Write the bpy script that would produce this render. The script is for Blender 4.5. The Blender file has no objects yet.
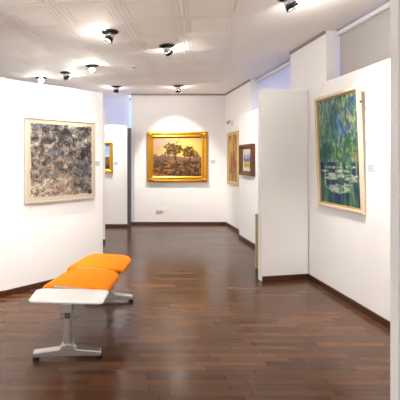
import bpy, bmesh, math, random
import numpy as np
from mathutils import Vector, Matrix
random.seed(4)
S = bpy.context.scene
C = S.collection
PI = math.pi
F, VX, VY, CH, CEIL, PH = 380.0, 115.0, 160.0, 1.4, 2.83, 2.24

# ------------------------------------------------------------------ helpers
def lin(c):
    return tuple((x/12.92 if x <= .04045 else ((x+.055)/1.055)**2.4) for x in c)
def rgb(r, g, b):
    return lin((r/255, g/255, b/255)) + (1,)

def mat(name, col, rough=.5, metal=0, emit=None, es=0, coat=0, noise=None, spec=.5, bump=None):
    m = bpy.data.materials.new(name); m.use_nodes = True
    nt = m.node_tree; b = nt.nodes['Principled BSDF']
    b.inputs['Base Color'].default_value = col
    b.inputs['Roughness'].default_value = rough
    b.inputs['Metallic'].default_value = metal
    b.inputs['Coat Weight'].default_value = coat
    b.inputs['Specular IOR Level'].default_value = spec
    if emit:
        b.inputs['Emission Color'].default_value = emit
        b.inputs['Emission Strength'].default_value = es
    tc = nt.nodes.new('ShaderNodeTexCoord')
    if noise:
        sc, amt = noise
        n = nt.nodes.new('ShaderNodeTexNoise'); n.inputs['Scale'].default_value = sc
        n.inputs['Detail'].default_value = 4
        nt.links.new(tc.outputs['Object'], n.inputs['Vector'])
        mx = nt.nodes.new('ShaderNodeMix'); mx.data_type = 'RGBA'
        mx.inputs[6].default_value = tuple(x*(1-amt) for x in col[:3])+(1,)
        mx.inputs[7].default_value = tuple(min(1, x*(1+amt)) for x in col[:3])+(1,)
        nt.links.new(n.outputs['Fac'], mx.inputs[0])
        nt.links.new(mx.outputs[2], b.inputs['Base Color'])
    if bump:
        sc, st = bump
        n = nt.nodes.new('ShaderNodeTexNoise'); n.inputs['Scale'].default_value = sc
        nt.links.new(tc.outputs['Object'], n.inputs['Vector'])
        bp = nt.nodes.new('ShaderNodeBump'); bp.inputs['Strength'].default_value = st
        bp.inputs['Distance'].default_value = .002
        nt.links.new(n.outputs['Fac'], bp.inputs['Height'])
        nt.links.new(bp.outputs['Normal'], b.inputs['Normal'])
    return m

def obj(name, bm, m, parent=None, smooth=False, bevel=0):
    me = bpy.data.meshes.new(name)
    bmesh.ops.recalc_face_normals(bm, faces=bm.faces)
    bm.to_mesh(me); bm.free()
    me.materials.append(m)
    if smooth:
        for p in me.polygons: p.use_smooth = True
    o = bpy.data.objects.new(name, me); C.objects.link(o)
    if parent: o.parent = parent
    if bevel:
        md = o.modifiers.new('bevel', 'BEVEL'); md.width = bevel; md.segments = 2
        md.limit_method = 'ANGLE'; md.angle_limit = math.radians(40)
    return o

def thing(name, label, cat, loc=(0, 0, 0), rot=(0, 0, 0), group=None):
    o = bpy.data.objects.new(name, None); C.objects.link(o)
    o.location = loc; o.rotation_euler = rot; o.empty_display_size = .05
    o['label'] = label; o['category'] = cat
    if group: o['group'] = group
    return o

def tag(o, label, cat, group=None):
    o['label'] = label; o['category'] = cat
    if group: o['group'] = group
    return o

def struct(o):
    o['kind'] = 'structure'; return o

def box(bm, x0, x1, y0, y1, z0, z1, M=None):
    v = [bm.verts.new(Vector(p)) for p in ((x0,y0,z0),(x1,y0,z0),(x1,y1,z0),(x0,y1,z0),(x0,y0,z1),(x1,y0,z1),(x1,y1,z1),(x0,y1,z1))]
    if M is not None:
        for q in v: q.co = M @ q.co
    for f in ((0,3,2,1),(4,5,6,7),(0,1,5,4),(1,2,6,5),(2,3,7,6),(3,0,4,7)):
        bm.faces.new([v[i] for i in f])
    return v

def boxobj(name, b, m, parent=None, bevel=0):
    bm = bmesh.new(); box(bm, *b); return obj(name, bm, m, parent, bevel=bevel)

def prism(bm, poly, z0, z1):
    a = [bm.verts.new((x, y, z0)) for x, y in poly]; b = [bm.verts.new((x, y, z1)) for x, y in poly]
    n = len(poly)
    bm.faces.new(a[::-1]); bm.faces.new(b)
    for i in range(n): bm.faces.new((a[i], a[(i+1) % n], b[(i+1) % n], b[i]))

def lathe(bm, prof, M=Matrix(), n=28):
    rings = []
    for r, z in prof:
        rings.append([bm.verts.new(M @ Vector((r*math.cos(2*PI*i/n), r*math.sin(2*PI*i/n), z))) for i in range(n)])
    for a, b in zip(rings, rings[1:]):
        for i in range(n): bm.faces.new((a[i], a[(i+1) % n], b[(i+1) % n], b[i]))
    bm.faces.new(rings[0][::-1]); bm.faces.new(rings[-1])

def aim(d, loc=(0, 0, 0)):      # matrix taking +Z to direction d
    return Matrix.Translation(loc) @ Vector(d).to_track_quat('Z', 'Y').to_matrix().to_4x4()

def tube(bm, a, b, r, n=10):
    a = Vector(a); b = Vector(b); lathe(bm, [(r, 0), (r, (b-a).length)], aim(b-a, a), n)

# ------------------------------------------------------------------ materials
WHITE = mat('white wall paint', rgb(243, 240, 237), .75, noise=(3, .015), bump=(220, .08))
CEILM = mat('ceiling paint', rgb(247, 243, 238), .8, noise=(2, .01))
TILEM = mat('ceiling tile paint', rgb(246, 241, 234), .7)
BASEM = mat('dark stained skirting', rgb(74, 42, 24), .3, noise=(14, .35))
RAILGAPM = mat('grey rail and gap strip', rgb(150, 144, 138), .45, .3)
GREYM = mat('grey post paint', rgb(92, 94, 102), .4, .2)
GOLD = mat('gilt', rgb(206, 150, 44), .34, .75, noise=(40, .3), bump=(160, .8))
GOLDF = mat('gilt flat', rgb(206, 158, 60), .4, .6, noise=(30, .2))
TANF = mat('pale gilt wood', rgb(205, 175, 120), .45, .2, noise=(25, .2))
CREAMF = mat('cream limed wood', rgb(214, 198, 172), .55, noise=(25, .12))
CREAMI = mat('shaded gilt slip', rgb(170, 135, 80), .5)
BROWNF = mat('brown walnut', rgb(92, 50, 28), .4, noise=(25, .25))
LIGHTF = mat('pale frame wood', rgb(196, 190, 178), .5, noise=(30, .08))
MATB = mat('mount board', rgb(226, 220, 205), .8)
TAN = mat('tan board', rgb(206, 184, 136), .6, noise=(20, .08))
ORANGE = mat('orange upholstery', rgb(240, 134, 6), .8, bump=(500, .5), noise=(60, .06), spec=.25)
TOPW = mat('white laminate', rgb(232, 230, 228), .3)
ALU = mat('cast aluminium', rgb(208, 203, 197), .28, .85, noise=(40, .08))
ALUD = mat('brushed dark aluminium', rgb(112, 108, 104), .35, .9)
BLACK = mat('black rubber', rgb(18, 17, 17), .5)
CAN = mat('black lamp housing', rgb(24, 22, 22), .35, .3)
SILV = mat('lamp silver', rgb(200, 198, 195), .25, .8)
RECESS = mat('recess black', rgb(9, 9, 10), .7, spec=.1)
RING = mat('lamp trim', rgb(120, 116, 112), .3, .7)
LAMPF = mat('lamp lens', rgb(255, 250, 240), .2, emit=(1, .96, .9, 1), es=30)
PLAST = mat('white plastic', rgb(228, 226, 222), .4)
SOCK = mat('beige plastic', rgb(202, 186, 160), .45)
CARD = mat('caption card', rgb(196, 202, 216), .7)
INK = mat('grey print', rgb(150, 152, 160), .8)
WIRE = mat('steel wire', rgb(120, 112, 104), .4, .6)
WINF = mat('window frame grey', rgb(150, 155, 165), .5)

def fabric(name, c, tr):
    m = bpy.data.materials.new(name); m.use_nodes = True; nt = m.node_tree
    b = nt.nodes['Principled BSDF']; b.inputs['Base Color'].default_value = c; b.inputs['Roughness'].default_value = .9
    t = nt.nodes.new('ShaderNodeBsdfTranslucent'); t.inputs['Color'].default_value = (.9, .93, 1, 1)
    w = nt.nodes.new('ShaderNodeTexNoise'); w.inputs['Scale'].default_value = 300
    mx = nt.nodes.new('ShaderNodeMixShader'); mx.inputs[0].default_value = tr
    bp = nt.nodes.new('ShaderNodeBump'); bp.inputs['Strength'].default_value = .1; bp.inputs['Distance'].default_value = .001
    nt.links.new(w.outputs['Fac'], bp.inputs['Height']); nt.links.new(bp.outputs['Normal'], b.inputs['Normal'])
    nt.links.new(b.outputs[0], mx.inputs[1]); nt.links.new(t.outputs[0], mx.inputs[2])
    nt.links.new(mx.outputs[0], nt.nodes['Material Output'].inputs['Surface'])
    return m
BLINDG = fabric('grey blind fabric', rgb(184, 178, 174), .04)
BLINDB = fabric('pale blind fabric', rgb(230, 229, 230), .3)

gl = bpy.data.materials.new('window glass'); gl.use_nodes = True
nt = gl.node_tree; nt.nodes.remove(nt.nodes['Principled BSDF'])
tr = nt.nodes.new('ShaderNodeBsdfTransparent'); tr.inputs[0].default_value = (.36, .46, .86, 1); gs = nt.nodes.new('ShaderNodeBsdfGlossy'); gs.inputs['Roughness'].default_value = .02
mx = nt.nodes.new('ShaderNodeMixShader'); mx.inputs[0].default_value = .06
nt.links.new(tr.outputs[0], mx.inputs[1]); nt.links.new(gs.outputs[0], mx.inputs[2])
nt.links.new(mx.outputs[0], nt.nodes['Material Output'].inputs['Surface'])

# parquet -------------------------------------------------------------
def floor_mat():
    m = bpy.data.materials.new('dark strip parquet'); m.use_nodes = True
    nt = m.node_tree; L = nt.links.new; b = nt.nodes['Principled BSDF']
    def N(t, **k):
        n = nt.nodes.new(t)
        for a, v in k.items(): setattr(n, a, v)
        return n
    def M(op, a, bb=None):
        n = N('ShaderNodeMath', operation=op)
        for i, v in enumerate((a, bb)):
            if v is None: continue
            if isinstance(v, (int, float)): n.inputs[i].default_value = v
            else: L(v, n.inputs[i])
        return n.outputs[0]
    tc = N('ShaderNodeTexCoord'); sp = N('ShaderNodeSeparateXYZ'); L(tc.outputs['Object'], sp.inputs[0])
    W, LEN = .055, .5
    ry = M('DIVIDE', sp.outputs[1], W); row = M('FLOOR', ry)
    wn = N('ShaderNodeTexWhiteNoise', noise_dimensions='1D'); L(row, wn.inputs['W'])
    rx = M('ADD', M('DIVIDE', sp.outputs[0], LEN), M('MULTIPLY', wn.outputs['Value'], 17.0)); cell = M('FLOOR', rx)
    cb = N('ShaderNodeCombineXYZ'); L(row, cb.inputs[0]); L(cell, cb.inputs[1])
    w2 = N('ShaderNodeTexWhiteNoise', noise_dimensions='2D'); L(cb.outputs[0], w2.inputs['Vector'])
    cr = N('ShaderNodeValToRGB'); L(w2.outputs['Value'], cr.inputs[0])
    e = cr.color_ramp.elements
    e[0].position = 0; e[0].color = rgb(74, 47, 32)
    e[1].position = 1; e[1].color = rgb(106, 70, 45)
    for p, c in ((.2, rgb(80, 52, 36)), (.6, rgb(90, 59, 39)), (.88, rgb(96, 63, 42))):
        q = e.new(p); q.color = c
    # grain
    mp = N('ShaderNodeMapping'); mp.inputs['Scale'].default_value = (3, 60, 1); L(tc.outputs['Object'], mp.inputs[0])
    ns = N('ShaderNodeTexNoise'); ns.inputs['Scale'].default_value = 3; ns.inputs['Detail'].default_value = 6; L(mp.outputs[0], ns.inputs['Vector'])
    gr = N('ShaderNodeMapRange'); gr.inputs['To Min'].default_value = .72; gr.inputs['To Max'].default_value = 1.28; L(ns.outputs['Fac'], gr.inputs[0])
    mu = N('ShaderNodeMix', data_type='RGBA', blend_type='MULTIPLY'); mu.inputs[0].default_value = 1
    L(cr.outputs[0], mu.inputs[6]); L(gr.outputs[0], mu.inputs[7])
    # joints
    fy = M('FRACT', ry); fx = M('FRACT', rx)
    j = M('MAXIMUM', M('LESS_THAN', fy, .035), M('LESS_THAN', fx, .006))
    mj = N('ShaderNodeMix', data_type='RGBA'); L(M('MULTIPLY', j, .6), mj.inputs[0]); L(mu.outputs[2], mj.inputs[6]); mj.inputs[7].default_value = rgb(30, 18, 14)
    L(mj.outputs[2], b.inputs['Base Color'])
    n2 = N('ShaderNodeTexNoise'); n2.inputs['Scale'].default_value = 1.6; n2.inputs['Detail'].default_value = 3; L(tc.outputs['Object'], n2.inputs['Vector'])
    rr = N('ShaderNodeMapRange'); rr.inputs['To Min'].default_value = .13; rr.inputs['To Max'].default_value = .22; L(n2.outputs['Fac'], rr.inputs[0])
    ra = M('ADD', rr.outputs[0], M('MULTIPLY', w2.outputs['Value'], .08)); L(ra, b.inputs['Roughness'])
    hh = M('ADD', M('MULTIPLY', ns.outputs['Fac'], .35), M('ADD', M('MULTIPLY', w2.outputs['Value'], .3), M('MULTIPLY', j, -1.0)))
    bp = N('ShaderNodeBump'); bp.inputs['Strength'].default_value = .25; bp.inputs['Distance'].default_value = .002
    L(hh, bp.inputs['Height']); L(bp.outputs[0], b.inputs['Normal'])
    b.inputs['Specular IOR Level'].default_value = .45
    b.inputs['Coat Weight'].default_value = 0; b.inputs['Coat Roughness'].default_value = .16
    return m
FLOORM = floor_mat()

# ------------------------------------------------------------------ setting
X0, XW, Y0, YF = -6.0, 2.75, -4.5, 8.25
struct(boxobj('floor', (X0, XW+.2, Y0, 9.0, -.1, 0), FLOORM))
struct(boxobj('ceiling', (X0, XW+.2, Y0, 9.0, CEIL, CEIL+.12), CEILM))

# moulded ceiling tiles, rotated 13.5 degrees
A = math.radians(13.5); ax = Vector((math.sin(A), math.cos(A))); px = Vector((math.cos(A), -math.sin(A)))
org = Vector((1.98, 6.93)); T = .56
bm = bmesh.new()
Mt = Matrix(((px.x, ax.x, 0, org.x), (px.y, ax.y, 0, org.y), (0, 0, 1, 0), (0, 0, 0, 1)))
for i in range(14):
    for j in range(20):
        u1 = -i*T; u0 = u1-T; v1 = -j*T; v0 = v1-T
        c = Mt @ Vector(((u0+u1)/2, (v0+v1)/2, 0))
        if c.x < X0+.5 or c.y < Y0+.5 or c.x > 2.6: continue
        zb, zt = CEIL-.008, CEIL+.001
        for ins, w in ((.007, .036), (.055, .032)):      # nested flush bands with open grooves between
            a0, a1, b0, b1 = u0+ins, u1-ins, v0+ins, v1-ins
            box(bm, a0, a1, b0, b0+w, zb, zt, Mt); box(bm, a0, a1, b1-w, b1, zb, zt, Mt)
            box(bm, a0, a0+w, b0+w, b1-w, zb, zt, Mt); box(bm, a1-w, a1, b0+w, b1-w, zb, zt, Mt)
        box(bm, u0+.096, u1-.096, v0+.096, v1-.096, zb, zt, Mt)
struct(obj('ceiling_tile_field', bm, TILEM))

# far wall; a grey strip stands in for the shadow gap line at its top
struct(boxobj('wall_far', (.352, XW, YF, YF+.15, 0, CEIL), WHITE))
struct(boxobj('baseboard_far', (.352, 2.40, YF-.015, YF, 0, .055), BASEM))
struct(boxobj('trim_1', (.352, 2.38, YF-.03, YF, CEIL-.03, CEIL), RAILGAPM))
# window behind the far left panel
struct(boxobj('wall_far_left', (X0, .6, 8.75, 8.9, 0, .9), WHITE))
struct(boxobj('wall_far_corner', (X0, -1.9, 8.4, 8.75, 0, CEIL), WHITE))
def window(n, frame_boxes, pane):
    bm = bmesh.new()
    for b in frame_boxes: box(bm, *b)
    w = struct(obj('window_%d' % n, bm, WINF))
    boxobj('window_pane', pane, gl, w)
window(1, [(-1.9, .6, 8.78, 8.84, .9, .96), (-1.9, .6, 8.78, 8.84, CEIL-.04, CEIL), (-.68, -.62, 8.78, 8.84, .96, CEIL-.04), (-1.9, -1.84, 8.78, 8.84, .96, CEIL-.04)],
       (-1.84, .6, 8.80, 8.81, .96, CEIL-.04))
# right (window) wall: piers project, windows sit in recesses
def pier(n, x, y0, y1):
    struct(boxobj('wall_right_pier_%s' % n, (x, XW+.1, y0, y1, 0, CEIL), WHITE))
    struct(boxobj('trim_%d' % (n+1), (x-.025, x, y0+.01, min(y1, YF)-.035, CEIL-.028, CEIL), RAILGAPM))
pier(1, 2.40, 6.73, YF)
pier(2, 2.335, 4.20, 5.06)
pier(3, 2.30, -4.5, 1.90)
struct(boxobj('baseboard_right_far', (2.385, 2.40, 6.87, YF-.015, 0, .06), BASEM))
for n, (y0, y1, xr) in enumerate(((5.06, 6.73, 2.64), (1.90, 4.20, 2.60))):
    struct(boxobj('wall_right_sill_%d' % (n+1), (xr, XW+.1, y0, y1, 0, .9), WHITE))
    window(n+2, [(xr+.02, xr+.07, y0, y1, .9, .96), (xr+.02, xr+.07, y0, y1, CEIL-.03, CEIL),
                 (xr+.02, xr+.07, y0, y0+.05, .96, CEIL-.03), (xr+.02, xr+.07, y1-.05, y1, .96, CEIL-.03),
                 (xr+.02, xr+.07, (y0+y1)/2-.025, (y0+y1)/2+.025, .96, CEIL-.03)],
           (xr+.04, xr+.048, y0+.05, y1-.05, .96, CEIL-.03))

def blind_right(x, y0, y1, fab, label):
    t = thing('roller_blind', label, 'blind', (x+.04, (y0+y1)/2, CEIL-.02))
    t.location.z = 0
    h = (y1-y0)/2; zt = CEIL-.022
    bm = bmesh.new()
    prof = [(-.045, zt), (.035, zt), (.035, zt-.038), (-.03, zt-.042), (-.045, zt-.03)]
    a = [bm.verts.new((p, -h, z)) for p, z in prof]; b = [bm.verts.new((p, h, z)) for p, z in prof]
    bm.faces.new(a); bm.faces.new(b[::-1])
    for i in range(5): bm.faces.new((a[i], b[i], b[(i+1) % 5], a[(i+1) % 5]))
    obj('cassette', bm, PLAST, t, bevel=.004)
    boxobj('fabric', (0, .003, -h+.01, h-.01, .96, zt-.038), fab, t)
    boxobj('bottom_bar', (-.008, .012, -h+.008, h-.008, .935, .96), PLAST, t, bevel=.003)
    for s in (-1, 1): boxobj('bracket', (-.02, .02, s*(h-.012)-.01, s*(h-.012)+.01, CEIL-.024, CEIL), RAILGAPM, t)
    return t
blind_right(2.485, 5.065, 6.725, BLINDB, 'pale bluish roller blind behind the beige end partition, farther one of the right-hand window wall')
blind_right(2.44, 1.91, 4.193, BLINDG, 'grey roller blind above the pond painting, nearer one of the right-hand window wall')
t = thing('roller_blind', 'pale roller blind on the back window above the small gold-framed picture', 'blind', (-.78, 8.5, 0))
boxobj('fabric', (-1.08, 1.103, 0, .003, .96, CEIL-.03), BLINDB, t)
boxobj('cassette', (-1.1, 1.10, -.02, .02, CEIL-.04, CEIL-.008), PLAST, t, bevel=.004)
boxobj('bottom_bar', (-1.08, 1.083, -.008, .012, .935, .96), PLAST, t, bevel=.003)

# partitions -----------------------------------------------------------
def panel(name, p0, p1, thick, h, base=True, basename='baseboard', z0=0.0):
    """wall panel whose visible face runs p0 -> p1 (left to right seen from the front); thickness goes behind."""
    p0 = Vector(p0); p1 = Vector(p1); d = (p1-p0).normalized(); n = Vector((-d.y, d.x))  # behind
    bm = bmesh.new(); prism(bm, [p0, p1, p1+n*thick, p0+n*thick], z0, h)
    o = struct(obj(name, bm, WHITE, bevel=.004))
    if base:
        bm = bmesh.new(); q0 = p0; q1 = p1; f = -n*.014
        prism(bm, [q0+f, q1+f, q1, q0], 0, .06)
        struct(obj(basename, bm, BASEM, bevel=.003))
    return o
LW0, LW1 = (-1.13, 3.91), (-.15, 4.76)
panel('wall_partition_left', LW0, LW1, .09, PH, True, 'baseboard_left')
panel('wall_partition_left_near', (-2.2, 3.35), (-1.13, 3.91), .09, PH+.01, True, 'baseboard_left_near')
panel('wall_partition_left_middle', (-1.6, 6.15), (-.165, 6.42), .09, PH, True, 'baseboard_left_middle')
panel('wall_partition_far', (-1.6, 7.94), (.257, 7.94), .09, 2.13, True, 'baseboard_far_left')
panel('wall_partition_right_painting', (2.285, 4.47), (2.285, 1.97), .05, 2.25, True, 'baseboard_right')
panel('wall_partition_right_end', (1.694, 4.38), (2.283, 4.487), .085, PH-.015, True, 'baseboard_right_end')
panel('wall_partition_right_middle', (2.24, 6.86), (2.24, 5.6), .06, 2.21, True, 'baseboard_right_middle')
panel('wall_partition_right_near', (1.447, 1.94), (2.4, 1.94), .06, PH+.03, True, 'baseboard_right_near')

tag(boxobj('metal_post', (.257, .343, 8.07, 8.12, 0, 2.08), GREYM, bevel=.004),
    'slim grey metal post between the far partition and the back wall', 'post')
# board standing behind the beige partition
bm = bmesh.new(); box(bm, 1.815, 2.1, 4.9, 4.93, .0, .70)
tag(obj('wooden_board', bm, TAN, bevel=.003), 'narrow tan board standing on the floor behind the beige end partition', 'board')

# ------------------------------------------------------------------ pictures
def vnoise(x, y, seed):
    xi = np.floor(x).astype(int); yi = np.floor(y).astype(int); xf = x-xi; yf = y-yi
    def h(a, b):
        n = (a*374761393 + b*668265263 + seed*974711) & 0x7fffffff
        n = ((n ^ (n >> 13))*1274126177) & 0x7fffffff
        n = (n ^ (n >> 16)) & 0xffffff
        return n/float(0xffffff)
    u = xf*xf*(3-2*xf); v = yf*yf*(3-2*yf)
    return (h(xi, yi)*(1-u)+h(xi+1, yi)*u)*(1-v)+(h(xi, yi+1)*(1-u)+h(xi+1, yi+1)*u)*v
def fbm(x, y, seed, o=4):
    s = 0; a = .5; t = 0
    for k in range(o):
        s = s+a*vnoise(x*2**k, y*2**k, seed+k*7); t += a; a *= .55
    return s/t
def mixc(a, b, m):
    m = np.clip(m, 0, 1)[..., None]; return a*(1-m)+np.array(b, float)*m
def ramp(v, stops):
    p = [s[0] for s in stops]; c = np.array([s[1] for s in stops], float)
    return np.stack([np.interp(v, p, c[:, k]) for k in range(3)], -1)
def sm(a, b, v):
    t = np.clip((v-a)/(b-a), 0, 1); return t*t*(3-2*t)

def paint_abstract(u, v):           # u right, v down, 0..1
    n1 = fbm(u*8, v*8, 3); n2 = fbm(u*15+3, v*17, 21, 3); n3 = fbm(u*5, v*5, 55, 3); n4 = fbm(u*13, v*22, 77, 3)
    val = .46+1.0*(n1-.5)+1.1*(n2-.5)
    val = val - .13*sm(.6, .75, u) + .09*sm(.5, .2, u) + .07*sm(.55, .9, v)*sm(.75, .5, u)
    c = ramp(val, [(.05, (38, 36, 38)), (.28, (84, 79, 76)), (.45, (124, 118, 112)), (.6, (158, 149, 140)), (.8, (198, 188, 174)), (.95, (222, 214, 200))])
    c = mixc(c, (118, 126, 144), sm(.54, .64, n3)*.55)
    warm = sm(.48, .6, n4)*sm(.25, .7, v+.3*(n3-.5))*sm(.85, .55, u)
    c = mixc(c, (178, 140, 112), warm*.65)
    k = fbm(u*15, v*19, 91, 4); c = mixc(c, (44, 42, 44), sm(.03, .012, np.abs(k-.5))*.75)
    k = fbm(u*11+9, v*15, 191, 4); c = mixc(c, (58, 54, 52), sm(.03, .012, np.abs(k-.5))*.6)
    k = fbm(u*16+4, v*13, 14, 4); c = mixc(c, (214, 206, 192), sm(.022, .008, np.abs(k-.52))*.6)
    c = mixc(c, (34, 32, 34), sm(.6, .7, fbm(u*9, v*12, 214, 3))*sm(.55, .35, v)*.7)
    e = np.minimum(np.minimum(u-.02, 1-u-.01), np.minimum(v-.015, 1-v-.02)) + .035*(fbm(u*14, v*14, 8, 3)-.5)
    return mixc(c*np.array([.86, .84, .82]), (186, 174, 150), sm(.045, .03, e))

def paint_landscape(u, v):
    w = fbm(u*6, v*6, 5)
    c = ramp(v, [(0, (150, 148, 140)), (.3, (205, 180, 120)), (.5, (235, 190, 100)), (.62, (200, 150, 80))])
    g = np.exp(-(((u-.72)/.3)**2+((v-.3)/.28)**2)); c = mixc(c, (250, 205, 95), g*.95)
    c = mixc(c, (130, 128, 130), sm(.45, .0, u)*.75*sm(.6, .2, v))
    c = mixc(c, (210, 160, 140), sm(.5, .62, fbm(u*4, v*7, 33))*sm(.5, .1, u)*.5)
    hill = .5-.07*np.exp(-((u-.93)/.1)**2)-.04*np.sin(u*5)
    c = mixc(c, (128, 96, 92), sm(-.01, .02, v-hill))
    tw = (np.abs(u-.25) < .02)*(v > .38)*(v < .55); c = mixc(c, (96, 76, 74), tw*.9)
    c = mixc(c, (104, 80, 74), ((v > .45-.03*np.sin(u*40))*(u < .35)).astype(float)*.8)
    gr = ramp(fbm(u*12, v*20, 9), [(.2, (40, 28, 22)), (.45, (84, 60, 42)), (.6, (122, 88, 54)), (.8, (180, 136, 84))])
    m = sm(.56, .63, v+.05*(w-.5)); c = c*(1-m[..., None])+gr*m[..., None]
    c = mixc(c, (50, 34, 24), sm(.55, .68, fbm(u*9, v*12, 44))*sm(.6, .8, v)*.8)
    for cx, cy, rx, ry, sd in ((.44, .28, .18, .17, 3), (.37, .38, .1, .1, 31), (.77, .38, .15, .16, 6), (.69, .45, .07, .08, 16)):
        d = ((u-cx)/rx)**2+((v-cy)/ry)**2+1.6*(fbm(u*13, v*13, sd)-.5)*2
        leaf = ramp(fbm(u*24, v*24, sd+50, 3), [(.25, (38, 30, 14)), (.5, (78, 62, 26)), (.75, (158, 122, 44))])
        k = sm(1.0, .75, d)[..., None]*.95; c = c*(1-k)+leaf*k
    for x0, x1, y0, y1, wd in ((.44, .49, .35, .68, .012), (.77, .73, .42, .7, .012), (.41, .47, .45, .6, .008), (.8, .76, .45, .6, .007)):
        xx = x0+(x1-x0)*(v-y0)/(y1-y0); k = (np.abs(u-xx) < wd)*(v > y0)*(v < y1); c = mixc(c, (62, 42, 24), k*.95)
    return mixc(c, (236, 190, 110), sm(.64, .72, fbm(u*30, v*30, 70, 3))*sm(.55, .7, v)*.45)*np.array([.92, .86, .76])

def paint_pond(u, v):
    wob = .12*(fbm(u*3, v*3, 2)-.5)
    st = .55*fbm((u+wob)*30, v*9, 12, 4)+.45*fbm((u+wob)*12, v*12, 19, 4)
    c = ramp(st, [(.3, (38, 66, 96)), (.42, (56, 100, 104)), (.5, (92, 132, 98)), (.58, (138, 162, 108)), (.7, (190, 194, 132))])
    big = fbm(u*4.5, v*3.2, 402, 3); c = mixc(c, (40, 74, 88), sm(.52, .36, big)*.55); c = mixc(c, (142, 168, 112), sm(.52, .66, big)*.45)
    c = mixc(c, (150, 176, 140), sm(.6, 0, u)*sm(.4, .0, v)*.6)
    c = mixc(c, (48, 78, 128), sm(.46, .6, fbm(u*7, v*6, 40))*sm(.35, .6, u)*sm(.6, .1, v)*.85)
    c = mixc(c, (96, 146, 190), np.exp(-((u-.6-.05*np.sin(v*20))/.045)**2)*sm(.12, .2, v)*sm(.45, .34, v)*.9)
    c = mixc(c, (200, 184, 84), sm(.52, .64, fbm(u*22, v*18, 61))*sm(.45, .75, u)*sm(.62, .5, v)*.7)
    for cx, cy, r, col, sd in ((.78, .47, .2, (150, 156, 72), 4), (.5, .52, .13, (136, 150, 74), 9), (.2, .5, .2, (58, 98, 84), 15), (.93, .54, .09, (196, 140, 84), 23)):
        d = ((u-cx)/r)**2+((v-cy)/(r*.45))**2+2.2*(fbm(u*16, v*12, sd)-.5)
        leaf = mixc(np.broadcast_to(np.array(col, float), c.shape)*1.0, (40, 90, 50), sm(.4, .6, fbm(u*28, v*24, sd+5, 3)))
        k = (sm(1, .6, d)*sm(.61, .59, v)*.85)[..., None]; c = c*(1-k)+leaf*k
    wl = .605
    wt = ramp(fbm(u*14, v*5, 28, 4), [(.25, (20, 36, 70)), (.42, (32, 58, 88)), (.55, (44, 88, 86)), (.7, (90, 126, 84)), (.85, (170, 170, 96))])
    wt = mixc(wt, (200, 190, 80), sm(.56, .68, fbm(u*16, v*4, 88, 3))*sm(.3, .7, u)*sm(.9, .65, v)*.7)
    k = sm(wl-.005, wl+.005, v)[..., None]; c = c*(1-k)+wt*k
    for cx, cy, rx, ry, sd in ((.35, .655, .2, .012, 1), (.6, .69, .22, .014, 2), (.42, .73, .26, .026, 3), (.78, .735, .22, .02, 13), (.85, .76, .2, .02, 5), (.3, .76, .2, .015, 4),
                               (.5, .855, .33, .045, 6), (.12, .69, .12, .01, 7), (.8, .65, .15, .01, 8), (.72, .81, .12, .012, 10)):
        d = ((u-cx)/rx)**2+((v-cy)/ry)**2+1.6*(fbm(u*18, v*50, sd*3)-.5)
        pc = ramp(fbm(u*26, v*60, sd+90, 3), [(.3, (78, 120, 78)), (.46, (140, 168, 112)), (.56, (204, 208, 180)), (.66, (222, 190, 176)), (.9, (224, 214, 140))])
        k = (sm(1.05, .7, d)*.92)[..., None]; c = c*(1-k)+pc*k
    c = mixc(c, (34, 62, 70), sm(.5, .62, fbm(u*38, v*22, 301, 3))*sm(.62, .5, v)*.6)
    return c*np.array([.88, .93, 1.0])

def paint_tower(u, v):
    c = ramp(fbm(u*7, v*4, 5), [(.2, (120, 84, 40)), (.45, (176, 128, 60)), (.6, (206, 166, 84)), (.85, (226, 196, 120))])
    c = mixc(c, (120, 140, 150), sm(.55, .7, fbm(u*5, v*3, 9))*sm(.4, .1, v)*.6)
    d = np.abs(u-.55)-.22*sm(.3, .65, v)-.03
    c = mixc(c, (150, 78, 44), sm(.04, 0, d)*sm(.3, .36, v)*sm(.75, .6, v)*.8)
    c = mixc(c, (96, 74, 44), sm(.5, .65, fbm(u*12, v*10, 14))*sm(.5, .75, v)*.8)
    return c
def paint_small(u, v):
    c = ramp(v+.06*(fbm(u*6, v*6, 2)-.5), [(0, (214, 206, 170)), (.22, (186, 190, 190)), (.32, (104, 128, 176)), (.52, (90, 110, 160)), (.6, (190, 170, 80)), (.78, (160, 150, 60)), (.9, (214, 206, 180)), (1, (220, 214, 196))])
    return mixc(c, (236, 230, 205), sm(.55, .68, fbm(u*8, v*10, 31))*.7)
def paint_coast(u, v):
    c = ramp(v+.03*(fbm(u*6, v*6, 2)-.5), [(0, (96, 140, 196)), (.35, (140, 172, 205)), (.45, (190, 196, 200)), (.5, (90, 90, 70)), (.62, (120, 90, 50)), (.75, (60, 62, 50)), (1, (44, 38, 40))])
    return mixc(c, (150, 120, 60), sm(.55, .7, fbm(u*8, v*9, 3))*sm(.5, .6, v)*.6)

def paintmat(name, rough=.5):
    m = bpy.data.materials.new(name); m.use_nodes = True; nt = m.node_tree; b = nt.nodes['Principled BSDF']
    a = nt.nodes.new('ShaderNodeVertexColor'); a.layer_name = 'paint'
    nt.links.new(a.outputs[0], b.inputs['Base Color']); b.inputs['Roughness'].default_value = rough
    b.inputs['Specular IOR Level'].default_value = .3
    n = nt.nodes.new('ShaderNodeTexNoise'); n.inputs['Scale'].default_value = 120; tc = nt.nodes.new('ShaderNodeTexCoord')
    nt.links.new(tc.outputs['Object'], n.inputs['Vector'])
    bp = nt.nodes.new('ShaderNodeBump'); bp.inputs['Strength'].default_value = .3; bp.inputs['Distance'].default_value = .001
    nt.links.new(n.outputs['Fac'], bp.inputs['Height']); nt.links.new(bp.outputs[0], b.inputs['Normal'])
    return m
PAINT = paintmat('brushed oil paint')

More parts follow.
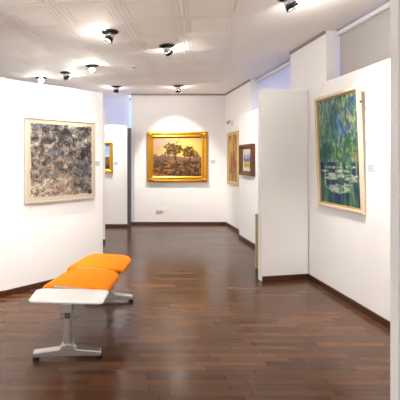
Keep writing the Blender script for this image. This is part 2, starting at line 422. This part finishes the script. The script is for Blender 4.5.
def canvas(name, w, h, y, fn, nx, ny, parent, zc):
    """painted board, front towards -Y, with real thickness"""
    bm = bmesh.new()
    g = [[bm.verts.new((-w/2+w*i/nx, y, zc+h/2-h*j/ny)) for i in range(nx+1)] for j in range(ny+1)]
    for j in range(ny):
        for i in range(nx): bm.faces.new((g[j][i], g[j+1][i], g[j+1][i+1], g[j][i+1]))
    back = [bm.verts.new((sx*w/2, y+.012, zc+sz*h/2)) for sx, sz in ((-1, 1), (-1, -1), (1, -1), (1, 1))]
    bm.faces.new(back[::-1])
    me = bpy.data.meshes.new(name); bm.to_mesh(me); bm.free(); me.materials.append(PAINT)
    co = np.empty(len(me.vertices)*3); me.vertices.foreach_get('co', co); co = co.reshape(-1, 3)
    u = (co[:, 0]+w/2)/w; v = (zc+h/2-co[:, 2])/h
    c = np.clip(fn(u, v)/255, 0, 1)
    l = np.where(c <= .04045, c/12.92, ((c+.055)/1.055)**2.4)
    at = me.color_attributes.new('paint', 'FLOAT_COLOR', 'POINT')
    at.data.foreach_set('color', np.concatenate([l, np.ones((len(l), 1))], 1).ravel())
    o = bpy.data.objects.new(name, me); C.objects.link(o); o.parent = parent
    return o

def frame(name, w, h, prof, m, parent, zc):
    """mitred moulding; prof = [(inset from outer edge, y)] closed section"""
    bm = bmesh.new(); rings = []
    for ins, y in prof:
        a, b = w/2-ins, h/2-ins
        rings.append([bm.verts.new((sx*a, y, zc+sz*b)) for sx, sz in ((-1, -1), (1, -1), (1, 1), (-1, 1))])
    n = len(rings)
    for k in range(n):
        r, q = rings[k], rings[(k+1) % n]
        for i in range(4): bm.faces.new((r[i], r[(i+1) % 4], q[(i+1) % 4], q[i]))
    return obj(name, bm, m, parent)

# big abstract on the left partition
d = Vector((.98, .85)).normalized(); nrm = Vector((d.y, -d.x))
c = Vector(LW0)+d*(.521*1.2973)+nrm*.002
t = thing('abstract_painting', 'large square abstract painting in greys and black on the left white partition', 'painting', (c.x, c.y, 0), (0, 0, math.atan2(.85, .98)))
W, H, Z = .935, .92, 1.397
frame('frame', W, H, [(0, 0), (0, -.04), (.012, -.04), (.012, -.03), (.012, 0)], LIGHTF, t, Z)
canvas('canvas', W-.026, H-.026, -.032, paint_abstract, 150, 150, t, Z)
boxobj('stretcher', (-W/2+.02, W/2-.02, -.019, -.001, Z-H/2+.02, Z+H/2-.02), LIGHTF, t)

# big gilt landscape on the far wall
cx = (177.5-VX)/F*8.2; t = thing('landscape_painting', 'landscape painting with trees in a wide ornate gold frame on the back wall', 'painting', (cx, YF-.001, 0))
W, H, Z = 1.30, 1.09, CH+(160-157)/F*8.2
frame('frame', W, H, [(0, 0), (0, -.05), (.012, -.065), (.03, -.07), (.045, -.052), (.075, -.045), (.1, -.058), (.112, -.05), (.118, -.03), (.118, 0)], GOLD, t, Z)
for sx in (-1, 1):
    for sz in (-1, 1):
        bm = bmesh.new()
        for dx, dz, r in ((.055, .055, .05), (.12, .045, .032), (.045, .12, .032), (.17, .04, .018), (.04, .17, .018)):
            lathe(bm, [(r, 0), (r*.95, .012), (r*.6, .026), (.003, .03)], aim((0, -1, 0), (sx*(W/2-dx), -.05, Z+sz*(H/2-dz))), 14)
        obj('corner_ornament', bm, GOLD, t, smooth=True)
frame('frame_slip', W-.236, H-.236, [(0, -.001), (0, -.034), (.012, -.026), (.012, -.001)], GOLDF, t, Z)
canvas('canvas', W-.255, H-.255, -.02, paint_landscape, 140, 120, t, Z)

# small gold-framed picture on the far partition
t = thing('coast_painting', 'small picture with blue sky in a plain yellow-gold frame, half hidden by the left partitions', 'painting', (-.35, 7.939, 0))
W, H, Z = .62, .65, CH+(160-157.5)/F*7.9
frame('frame', W, H, [(0, 0), (0, -.03), (.015, -.042), (.06, -.03), (.075, -.018), (.075, 0)], GOLD, t, Z)
canvas('canvas', W-.15, H-.15, -.015, paint_coast, 60, 60, t, Z)

# tan gilt picture on the right wall
t = thing('tower_painting', 'tall ochre painting in a thin pale gold frame on the far right wall', 'painting', (2.399, 7.68, 0), (0, 0, -PI/2))
W, H, Z = .66, 1.07, 1.435
frame('frame', W, H, [(0, 0), (0, -.03), (.012, -.042), (.05, -.03), (.065, -.02), (.065, 0)], TANF, t, Z)
canvas('canvas', W-.13, H-.13, -.016, paint_tower, 70, 90, t, Z)

# brown framed watercolour on the middle right partition
t = thing('framed_watercolour', 'small blue and yellow watercolour with white mount in a deep brown frame', 'painting', (2.239, 6.37, 0), (0, 0, -PI/2))
W, H, Z = .60, .525, 1.40
frame('frame', W, H, [(0, 0), (0, -.06), (.02, -.07), (.065, -.05), (.075, -.03), (.075, 0)], BROWNF, t, Z)
boxobj('mount', (-W/2+.07, W/2-.07, -.018, -.002, Z-H/2+.07, Z+H/2-.07), MATB, t)
canvas('picture', .30, H-.2, -.0315, paint_small, 50, 50, t, Z-.005)

# lily pond painting, hung on wires and leaning forward
t = thing('pond_painting', 'tall blue-green painting of a lily pond in a cream wooden frame on the right partition', 'painting', (2.284, 3.84, .90), (0, 0, -PI/2))
W, H = .77, 1.185
lean = math.radians(2.2)
hold = []
def leanall(o):
    o.rotation_euler = (lean, 0, 0); hold.append(o)
Z = H/2
leanall(frame('frame', W, H, [(0, -.002), (0, -.026), (.008, -.032), (.028, -.032), (.034, -.027), (.034, -.002)], CREAMF, t, Z))
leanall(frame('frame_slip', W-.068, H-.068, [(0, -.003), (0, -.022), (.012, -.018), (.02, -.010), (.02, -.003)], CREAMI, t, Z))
leanall(canvas('canvas', W-.106, H-.106, -.0135, paint_pond, 150, 220, t, Z))
for s in (-.33, .34):
    bm = bmesh.new(); tube(bm, (s, -.002, H+.165), (s, -.052, H-.03), .0008, 6)
    obj('hanging_wire', bm, WIRE, t)
bm = bmesh.new(); lathe(bm, [(.008, 0), (.01, .01), (.006, .016)], aim((1, 0, 0), (W/2-.001, -.055, H*.87)), 10)
obj('clip', bm, BLACK, t)

# captions ---------------------------------------------------------------
def caption(label, loc, rotz, w=.07, h=.05):
    t = thing('caption_card', label, 'label', loc, (0, 0, rotz))
    boxobj('card', (-w/2, w/2, -.004, 0, -h/2, h/2), CARD, t)
    bm = bmesh.new()
    for k, f in enumerate((.8, .6, .7, .4)):
        z = h*.32-k*h*.2; box(bm, -w*.42, -w*.42+w*.84*f, -.0046, -.004, z-.0018, z+.0018)
    obj('print_line', bm, INK, t)
q = Vector(LW0)+d*1.205
caption('small white caption card right of the grey abstract painting', (q.x, q.y, 1.355), math.atan2(.85, .98), .075, .06)
caption('small pale caption card on the wall right of the pond painting', (2.285, 3.385, 1.33), -PI/2, .085, .065)
caption('small pale caption card right of the gold-framed landscape', (2.12, YF, 1.36), 0, .1, .08)
caption('small pale caption card on the far partition beside the grey post', (.02, 7.94, 1.33), 0, .08, .06)

# wall socket -------------------------------------------------------------
t = thing('wall_socket', 'beige double wall socket low on the back wall under the landscape painting', 'socket', ((159.5-VX)/F*YF, YF-.001, CH-(211.5-160)/F*YF))
boxobj('plate', (-.085, .085, -.008, 0, -.042, .042), PLAST, t, bevel=.003)
for s in (-.038, .038):
    o = boxobj('socket_insert', (s-.028, s+.028, -.012, -.007, -.026, .026), SOCK, t, bevel=.002)
    bm = bmesh.new()
    for k in (-.012, 0, .012): lathe(bm, [(.003, 0), (.003, .0012)], aim((0, -1, 0), (s+k, -.0122, 0)), 8)
    obj('pin_hole', bm, BLACK, o)

# wall lamp/sensor over the ochre picture ----------------------------------
t = thing('wall_sensor', 'small white sensor on a bracket above the ochre painting', 'sensor', (2.399, 7.75, 2.16), (0, 0, -PI/2))
boxobj('mount', (-.03, .03, -.02, 0, -.05, .05), PLAST, t, bevel=.004)
bm = bmesh.new(); tube(bm, (0, -.02, .0), (0, -.06, .02), .008); obj('arm', bm, PLAST, t, smooth=True)
bm = bmesh.new(); lathe(bm, [(.02, -.04), (.032, -.03), (.034, .03), (.024, .045)], aim((-.4, -.5, -.5), (0, -.08, .02)), 16); obj('sensor_head', bm, SILV, t, smooth=True)

# ceiling dot sensor -----------------------------------------------------
def ceil_pt(px_, py_, z=CEIL):
    Y = F*(z-CH)/(VY-py_); return ((px_-VX)/F*Y, Y)
x, y = ceil_pt(134, 65.5)
t = thing('smoke_detector', 'small round grey detector in the ceiling between the spotlights', 'detector', (x, y, CEIL-.008))
bm = bmesh.new(); lathe(bm, [(.05, 0), (.05, -.01), (.035, -.022), (.02, -.024)]); obj('cover', bm, PLAST, t, smooth=False)
bm = bmesh.new(); lathe(bm, [(.018, -.024), (.018, -.03), (.008, -.033)]); obj('sensor_cap', bm, CAN, t)

# ------------------------------------------------------------------ ceiling spotlights
def spot(px_, py_, target, label, power, xy=None, size=math.radians(75), leak=2.6, col=(1, .955, .905), hang=.045, grp='recessed gallery spotlights'):
    x, y = xy if xy else ceil_pt(px_, py_)
    t = thing('ceiling_spotlight', label, 'spotlight', (x, y, CEIL-.0085), group=grp)
    t.scale = (1.2, 1.2, 1.2)
    loc = Vector((x, y, CEIL-.0085)); dr = (Vector(target)-loc).normalized()
    # trim ring
    bm = bmesh.new()
    prof = [(.074, -.001), (.085, -.001), (.085, -.005), (.08, -.007), (.075, -.006)]
    n = 36; rings = [[bm.verts.new((r*math.cos(2*PI*i/n), r*math.sin(2*PI*i/n), z)) for i in range(n)] for r, z in prof]
    for k in range(len(rings)):
        a, b = rings[k], rings[(k+1) % len(rings)]
        for i in range(n): bm.faces.new((a[i], a[(i+1) % n], b[(i+1) % n], b[i]))
    obj('trim_ring', bm, RING, t, smooth=True)
    bm = bmesh.new(); lathe(bm, [(.0755, -.001), (.0755, -.0045), (.02, -.005)], n=32); obj('recess', bm, RECESS, t)
    # swivel arm and can
    piv = Vector((0, 0, -.02))
    bm = bmesh.new(); tube(bm, (0, 0, -.004), piv+Vector((0, 0, -.012)), .012)
    side = dr.cross(Vector((0, 0, 1))).normalized()
    tube(bm, piv-side*.04, piv+side*.04, .006)
    obj('swivel', bm, SILV, t, smooth=True)
    cen = piv+Vector((0, 0, -hang*.5))
    bm = bmesh.new(); lathe(bm, [(.018, -.045), (.03, -.04), (.038, -.01), (.038, .012)], aim(dr, cen), 24); obj('lamp_body', bm, SILV, t, smooth=True)
    bm = bmesh.new(); M_ = aim(dr, cen)
    prof = [(.039, .012), (.042, .016), (.044, .05), (.040, .05), (.037, .03)]
    n = 24; rings = [[bm.verts.new(M_ @ Vector((r*math.cos(2*PI*i/n), r*math.sin(2*PI*i/n), z))) for i in range(n)] for r, z in prof]
    for a, b in zip(rings, rings[1:]):
        for i in range(n): bm.faces.new((a[i], a[(i+1) % n], b[(i+1) % n], b[i]))
    obj('lamp_hood', bm, CAN, t, smooth=True)
    bm = bmesh.new(); lathe(bm, [(.036, .026), (.036, .03), (.02, .034)], M_, 24); obj('lens', bm, LAMPF, t)
    ld = bpy.data.lights.new('spot_beam', 'SPOT'); ld.energy = power; ld.spot_size = size; ld.spot_blend = 1; ld.shadow_soft_size = .035; ld.color = col
    lo = bpy.data.objects.new('spot_beam', ld); C.objects.link(lo); lo.parent = t
    lo.location = cen+dr*.06; lo.rotation_euler = dr.to_track_quat('-Z', 'Y').to_euler()
    if leak:     # added point lamp for the spill around the can, also lifts the ceiling
        ld = bpy.data.lights.new('added_spill', 'POINT'); ld.energy = leak; ld.shadow_soft_size = .02; ld.color = col
        lo = bpy.data.objects.new('added_spill', ld); C.objects.link(lo); lo.parent = t
        h = Vector((dr.x, dr.y, 0)).normalized(); lo.location = Vector((0, 0, -.085))+h*.06
    return t
P = 110
spot(110, 31, (-.75, 4.15, 1.3), 'largest ceiling spotlight in view, black and silver, left of centre', P*.75)
spot(167, 45, (2.25, 6.3, 1.3), 'ceiling spotlight right of the largest one, black hood tilted low', P)
spot(92, 65, (-.3, 3.6, .2), 'glowing ceiling spotlight facing the viewer left of centre', P*.8, hang=.02)
spot(66, 72, (-.4, 6.3, 1.3), 'dark spotlight hanging between the two glowing ones on the left', P*.4)
spot(41, 77, (-.5, 3.2, .8), 'leftmost small glowing spotlight just above the left partition', P*.5, hang=.02)
spot(116.5, 86, (-.3, 7.9, 1.4), 'small spotlight near the back window blind, white lamp pointing down', P*.8)
spot(178, 85.5, (1.35, 8.2, 1.45), 'farthest spotlight, just in front of the gold-framed landscape', P*1.2)
spot(290, -4, (2.28, 3.2, 1.2), 'brightest spotlight at the top edge in front of the pond painting', P*.7, leak=6)
# unseen spotlights added to fill the room; one brightens the bench table
for x, y, tx, ty, tz, k in ((.0, 2.4, -.9, 4.1, 1.2, .8), (-1.4, 2.3, -1.9, 3.5, 1.2, .6), (1.7, 2.3, 2.28, 2.9, 1.0, .5), (-.7, 2.9, -.6, 2.6, 0, .35),
                            (-.9, .6, -.7, 2.6, 0, .3), (.1, -2, .1, -2.2, 0, .5), (-3.5, 1, -3.5, 1.5, 0, .6), (-3, 5.4, -3, 5.8, 0, .6)):
    spot(0, 0, (tx, ty, tz), 'unseen ceiling spotlight added as fill beyond the edge of the picture', P*k, xy=(x, y), size=math.radians(110 if tz == 0 else 80), leak=.8, grp='added fill spotlights beyond the picture edge')

# ------------------------------------------------------------------ bench
BR = math.radians(-14)
t = thing('tandem_bench', 'two-seat orange upholstered bench with white end table on aluminium T-legs', 'bench', (-.335, 2.68, 0), (0, 0, BR))
def padpoly(w0, w1, l, r=(.05, .05, .09, .12), shift=0.0, seg=7):
    """rounded trapezoid: near width w0, far width w1, corner radii nl,nr,fr,fl"""
    P_ = [(-w0/2, 0), (w0/2, 0), (w1/2+shift, l), (-w1/2+shift, l)]
    out = []
    for i in range(4):
        p = Vector(P_[i]); a = (Vector(P_[i-1])-p).normalized(); b = (Vector(P_[(i+1) % 4])-p).normalized()
        rad = r[i]; s = p+a*rad; e = p+b*rad
        for k in range(seg+1):
            q = k/seg; out.append((s*(1-q)**2+p*2*q*(1-q)+e*q*q))
    return out
def pad(name, poly, y0, z, th, m, parent, crown=.0, droop=0.0, edge=.3):
    """cushion: outline rings shrunk towards the centre, rounded edge, top crowned; left edge droops"""
    n = len(poly); cx = sum(p.x for p in poly)/n; cy = sum(p.y for p in poly)/n
    bm = bmesh.new()
    ring = [(.0, -.5), (.6, -.5), (.93, -.48), (.985, -.3), (1, -.02), (.99, .25), (.955, .43), (.88, .5), (.6, .5), (.3, .5), (0, .5)]
    R = []
    xmin = min(p.x for p in poly)
    for s, h in ring:
        pts = []
        for p in ([Vector((cx, cy))] if s == 0 else poly):
            x = cx+(p.x-cx)*s; y = cy+(p.y-cy)*s
            zz = z+h*th
            if h > .4: zz += crown*(1-s*s)
            f = max(0, (xmin+.19-x)/.19); zz -= droop*f*f
            f = max(0, (x+xmin+.19)/.19) if droop else 0; zz -= .5*droop*f*f
            pts.append(bm.verts.new((x, y+y0, zz)))
        R.append(pts)
    for a, b in zip(R, R[1:]):
        for i in range(n):
            if len(a) == 1: bm.faces.new((a[0], b[(i+1) % n], b[i]))
            elif len(b) == 1: bm.faces.new((a[i], a[(i+1) % n], b[0]))
            else: bm.faces.new((a[i], a[(i+1) % n], b[(i+1) % n], b[i]))
    return obj(name, bm, m, parent, smooth=True)
# local +Y runs along the beam; near end at y=-0.1
tt = pad('table_top', padpoly(.52, .55, .265, (.05, .04, .05, .07), .012), -.10, .429, .018, TOPW, t)
tt.rotation_euler.z = math.radians(10)
boxobj('table_bracket', (-.12, .12, -.03, .09, .405, .42), ALU, t, bevel=.004)
for k, (y0, lx) in enumerate(((.19, 0), (.715, 0))):
    s = pad('seat', [p-Vector((.03, 0)) for p in padpoly(.55, .47, .472, (.06, .05, .13, .12), .035)], y0, .435, .042, ORANGE, t, crown=.010, droop=.042)
    pad('seat_shell', [p-Vector((.02, 0)) for p in padpoly(.48, .41, .45, (.05, .05, .12, .11), .03)], y0+.02, .41, .012, ALUD, s, droop=.03)
    boxobj('spacer_plate', (-.18, .10, y0-.022, y0+.02, .424, .437), ALU, t, bevel=.004)
boxobj('beam', (-.028, .028, -.02, 1.26, .345, .393), ALU, t, bevel=.006)
def leg(yy, rz):
    y = 0
    bm = bmesh.new()
    # upright column, slightly flared
    for (x0, x1, d0, z0, z1) in ((-.026, .026, .022, .10, .36),):
        box(bm, x0, x1, y-d0, y+d0, z0, z1)
    o = obj('leg', bm, ALU, t, bevel=.010)
    o.location.y = yy; o.rotation_euler.z = math.radians(rz)
    # foot: tapering arms to both sides
    bm = bmesh.new()
    top = [(-.238, .052), (-.235, .058), (-.06, .078), (-.036, .11), (.036, .11), (.06, .078), (.235, .058), (.238, .052), (.238, .026), (.05, .030), (-.05, .030), (-.238, .026)]
    a = [bm.verts.new((x, y-.03, z)) for x, z in top]; b = [bm.verts.new((x, y+.03, z)) for x, z in top]
    bm.faces.new(a); bm.faces.new(b[::-1]); n = len(top)
    for i in range(n): bm.faces.new((a[i], b[i], b[(i+1) % n], a[(i+1) % n]))
    obj('foot_bar', bm, ALU, o, bevel=.005)
    for s in (-1, 1):
        bm = bmesh.new(); lathe(bm, [(.02, 0), (.023, .004), (.023, .02), (.014, .03)], Matrix.Translation((s*.22, y, 0)), 18)
        obj('foot_glide', bm, BLACK, o)
    boxobj('rear_plate', (.032, .050, y+.0, y+.03, .10, .345), SILV, o, bevel=.004)
    boxobj('slot', (-.02, .02, y-.0235, y-.02, .29, .345), ALUD, o)
    bm = bmesh.new(); tube(bm, (0, y-.024, .085+.01), (0, y-.036, .095), .015, 16); obj('bolt_cap', bm, SILV, o)
    bm = bmesh.new(); box(bm, -.035, .035, y-.04, y+.04, .335, .40); obj('clamp', bm, ALU, o, bevel=.006)
leg(0.0, 17); leg(1.13, 12)

# ------------------------------------------------------------------ world
w = bpy.data.worlds.new('sky'); S.world = w; w.use_nodes = True
bg = w.node_tree.nodes['Background']; bg.inputs[0].default_value = (.95, .97, 1, 1)
wt = w.node_tree; tc = wt.nodes.new('ShaderNodeTexCoord'); dp = wt.nodes.new('ShaderNodeVectorMath'); dp.operation = 'DOT_PRODUCT'
dp.inputs[1].default_value = (.75, .62, .2); mr = wt.nodes.new('ShaderNodeMapRange')     # the street side of the sky is brighter than the room side
mr.inputs['From Min'].default_value = .1; mr.inputs['From Max'].default_value = .7; mr.inputs['To Min'].default_value = .85; mr.inputs['To Max'].default_value = 2.6
wt.links.new(tc.outputs['Generated'], dp.inputs[0]); wt.links.new(dp.outputs['Value'], mr.inputs[0]); wt.links.new(mr.outputs[0], bg.inputs[1])

# ------------------------------------------------------------------ camera
cd = bpy.data.cameras.new('camera'); cam = bpy.data.objects.new('camera', cd); C.objects.link(cam)
cam.location = (0, 0, CH); cam.rotation_euler = (PI/2, 0, 0)
cd.sensor_width = 36; cd.lens = F*36/400; cd.shift_x = (200-VX)/400; cd.shift_y = -(200-VY)/400
cd.clip_start = .05
S.camera = cam
vs = S.view_settings; vs.view_transform = 'Standard'; vs.look = 'None'; vs.gamma = 1; vs.use_curve_mapping = False
vs.exposure = 1.0
